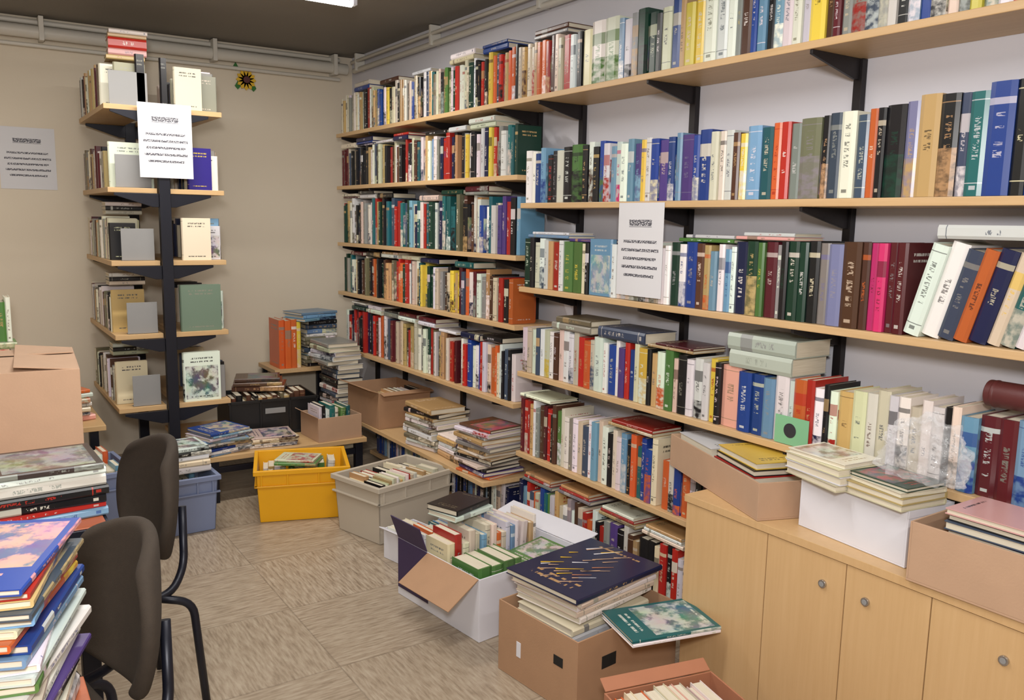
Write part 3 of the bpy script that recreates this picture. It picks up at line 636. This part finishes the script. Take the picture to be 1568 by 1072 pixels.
# ---------------------------------------------------------------- tables left + things
m=MB(); m.box((-.75,2.05,.692),(.265,2.98,.72),'red'); m.box((-.75,2.042,.694),(.265,2.05,.718),'metal'); m.box((.265,2.042,.694),(.273,2.98,.718),'metal')
for x,y in ((-.7,2.1),(.22,2.1),(-.7,2.93),(.22,2.93)): m.box((x-.02,y-.02,0),(x+.02,y+.02,.692),'metal')
m.obj('reading_table',.002)
Y=T(-.13,2.46,.7215,-4); m=MB(); cbox(m,Y,.40,.42,.30,'card2',flaps=(('y-',-86,.19),('y+',-86,.19),('x+',-84,.15)))
m.tube([(.17,-.001,.19),(.17,-.004,.19)],.03,'whitec',M=Y,n=24); m.obj('closed_cardboard_box',.001)
B=Books(); stack(B,.13,2.20,.7215,[(.27,.2,.020,'L','B',0),(.27,.2,.012,'R','W',0),(.28,.2,.020,'K','W',0),(.28,.21,.020,'K','R',0),(.27,.2,.026,'W','X',0),(.28,.2,.014,'W','X',0),(.28,.21,.014,(70,60,58),'X',1)],4,3,.004); B.obj('hardback_stack')
m=MB(); m.box((-.75,.75,.595),(.15,1.56,.62),'red')
for x,y in ((-.7,.8),(.10,.8),(-.7,1.5),(.10,1.5)): m.box((x-.02,y-.02,0),(x+.02,y+.02,.595),'metal')
m.obj('reading_table',.002)
B=Books()
it=[(.28,.21,.03,'K','W',1),(.29,.21,.02,'W','K',0),(.28,.2,.016,'K','C',0),(.29,.21,.022,'W','P',0),(.29,.21,.010,'P','W',0),(.3,.21,.02,'W','g',0),(.28,.2,.012,'C','K',0),(.29,.21,.016,'W','B',0),(.28,.2,.014,'g','W',0),(.29,.21,.012,'W','B',0),(.29,.21,.012,'W','B',1),(.28,.21,.014,'L','W',0),(.28,.21,.014,'B','W',0),(.29,.2,.012,'O','Y',1),(.28,.2,.012,'C','R',1),(.28,.21,.012,'L','R',1),(.28,.21,.01,'S','A',1),(.28,.21,.012,'A','B',1),(.27,.2,.01,'R','S',1),(.28,.21,.01,'B','i',1)]
stack(B,.005,1.41,.6205,it,72,6,.008); B.obj('comic_book_stack')
B=Books(); stack(B,-.32,1.3,.6205,rstack(16,(.26,.29),(.2,.21),(.01,.018),MAG,True),60,6,.01); B.obj('comic_book_stack')
# ---------------------------------------------------------------- chairs
def chair(x,y,rz):
    e=bpy.data.objects.new('upholstered_chair',None); S.collection.objects.link(e)
    e.location=(x,y,0); e.rotation_euler=(0,0,RAD(rz))
    def pad(name,fn,nu,nv,th):
        me=bpy.data.meshes.new(name); vs=[fn(i/nu,j/nv) for i in range(nu+1) for j in range(nv+1)]
        fs=[[i*(nv+1)+j,(i+1)*(nv+1)+j,(i+1)*(nv+1)+j+1,i*(nv+1)+j+1] for i in range(nu) for j in range(nv)]
        me.from_pydata(vs,[],fs); me.materials.append(M_['fab']); o=bpy.data.objects.new(name,me); S.collection.objects.link(o); o.parent=e
        s=o.modifiers.new('s','SOLIDIFY'); s.thickness=th; s.offset=0; b=o.modifiers.new('b','SUBSURF'); b.levels=2; b.render_levels=2
        me.polygons.foreach_set('use_smooth',[True]*len(fs)); return o
    def back(u,v):
        a=(u-.5)*2; b=(v-.5)*2
        k=math.sqrt(max(.001,1-.55*b*b)); kb=math.sqrt(max(.001,1-.5*a*a))
        yy=a*.205*k; zz=.635+b*.175*kb
        return (.02+.10*(zz-.5)-.07*a*a, yy, zz)
    def seat(u,v):
        a=(u-.5)*2; b=(v-.5)*2
        k=math.sqrt(1-.4*b*b); kb=math.sqrt(1-.4*a*a)
        return (-.23+a*.22*kb, b*.215*k, .46-.02*max(0,-a)**2+.008*b*b)
    pad('back_pad',back,10,10,.032); pad('seat_pad',seat,10,10,.045)
    m=MB()
    for sy in (-1,1):
        y_=sy*.17
        m.tube(fillet([(.048,y_*.5,.62),(.035,y_*.7,.46),(-.02,y_,.41),(-.40,y_,.41),(-.43,y_*1.1,.011)],.05),.011,'metal',n=12)
        m.tube(fillet([(-.06,y_,.41),(.03,y_*1.1,.38),(.06,y_*1.15,.011)],.04),.011,'metal',n=12)
    m.tube([(-.1,-.17,.41),(-.1,.17,.41)],.01,'metal'); m.tube([(-.36,-.17,.41),(-.36,.17,.41)],.01,'metal')
    m.obj('tube_frame',0,e)
chair(.44,2.47,8); chair(.25,1.78,12)
# ---------------------------------------------------------------- fluorescent lights
def lampfix(x0,x1,y):
    m=MB(); m.box((x0,y-.05,ZC-.045),(x1,y+.05,ZC-.001),'whitec'); m.box((x0,y-.02,ZC-.075),(x0+.02,y+.02,ZC-.045),'whitec'); m.box((x1-.02,y-.02,ZC-.075),(x1,y+.02,ZC-.045),'whitec')
    m.tube([(x0+.02,y,ZC-.07),(x1-.02,y,ZC-.07)],.014,'tube',n=16); m.obj('fluorescent_ceiling_light',.002)
lampfix(.2,1.64,3.80); lampfix(-.1,1.35,1.7); lampfix(-.1,1.35,-.5)  # second and third fixtures are out of view, added to carry the fill lamps
def area(name,loc,rot,sx,sy,e,c=(1,1,1)):
    l=bpy.data.lights.new(name,'AREA'); l.shape='RECTANGLE'; l.size=sx; l.size_y=sy; l.energy=e; l.color=c
    o=bpy.data.objects.new(name,l); o.location=loc; o.rotation_euler=rot; S.collection.objects.link(o)
area('tube_light_rear',(.92,3.80,ZC-.09),(0,0,0),1.4,.05,29,(1,.95,.88))
area('added_fill_middle',(.6,1.7,ZC-.09),(0,0,0),1.4,.05,23,(1,.97,.94))  # added fill lamp above the frame, unseen, brightens the room
area('added_fill_front',(.6,-.5,ZC-.09),(0,0,0),1.4,.05,22,(1,.97,.94))  # added fill lamp behind the camera, unseen, softens the lighting
area('camera_flash',(-.1,-.1,1.75),(RAD(88),0,RAD(-26)),.22,.22,43,(1,.98,.97))
w=bpy.data.worlds.new('world'); S.world=w; w.use_nodes=True; w.node_tree.nodes['Background'].inputs[0].default_value=(.6,.65,.7,1); w.node_tree.nodes['Background'].inputs[1].default_value=.3
# ---------------------------------------------------------------- camera
cam=bpy.data.cameras.new('camera'); cam.sensor_width=36; cam.lens=1297*36/1568; cam.clip_start=.02
co=bpy.data.objects.new('camera',cam); S.collection.objects.link(co)
R=(Matrix.Rotation(RAD(-33.7),4,'Z')@Matrix.Rotation(RAD(90-8.6),4,'X')@Matrix.Rotation(.018,4,'Z'))
co.matrix_world=Matrix.Translation((0,0,1.42))@R
S.camera=co
S.view_settings.view_transform='Standard'; S.view_settings.look='None'
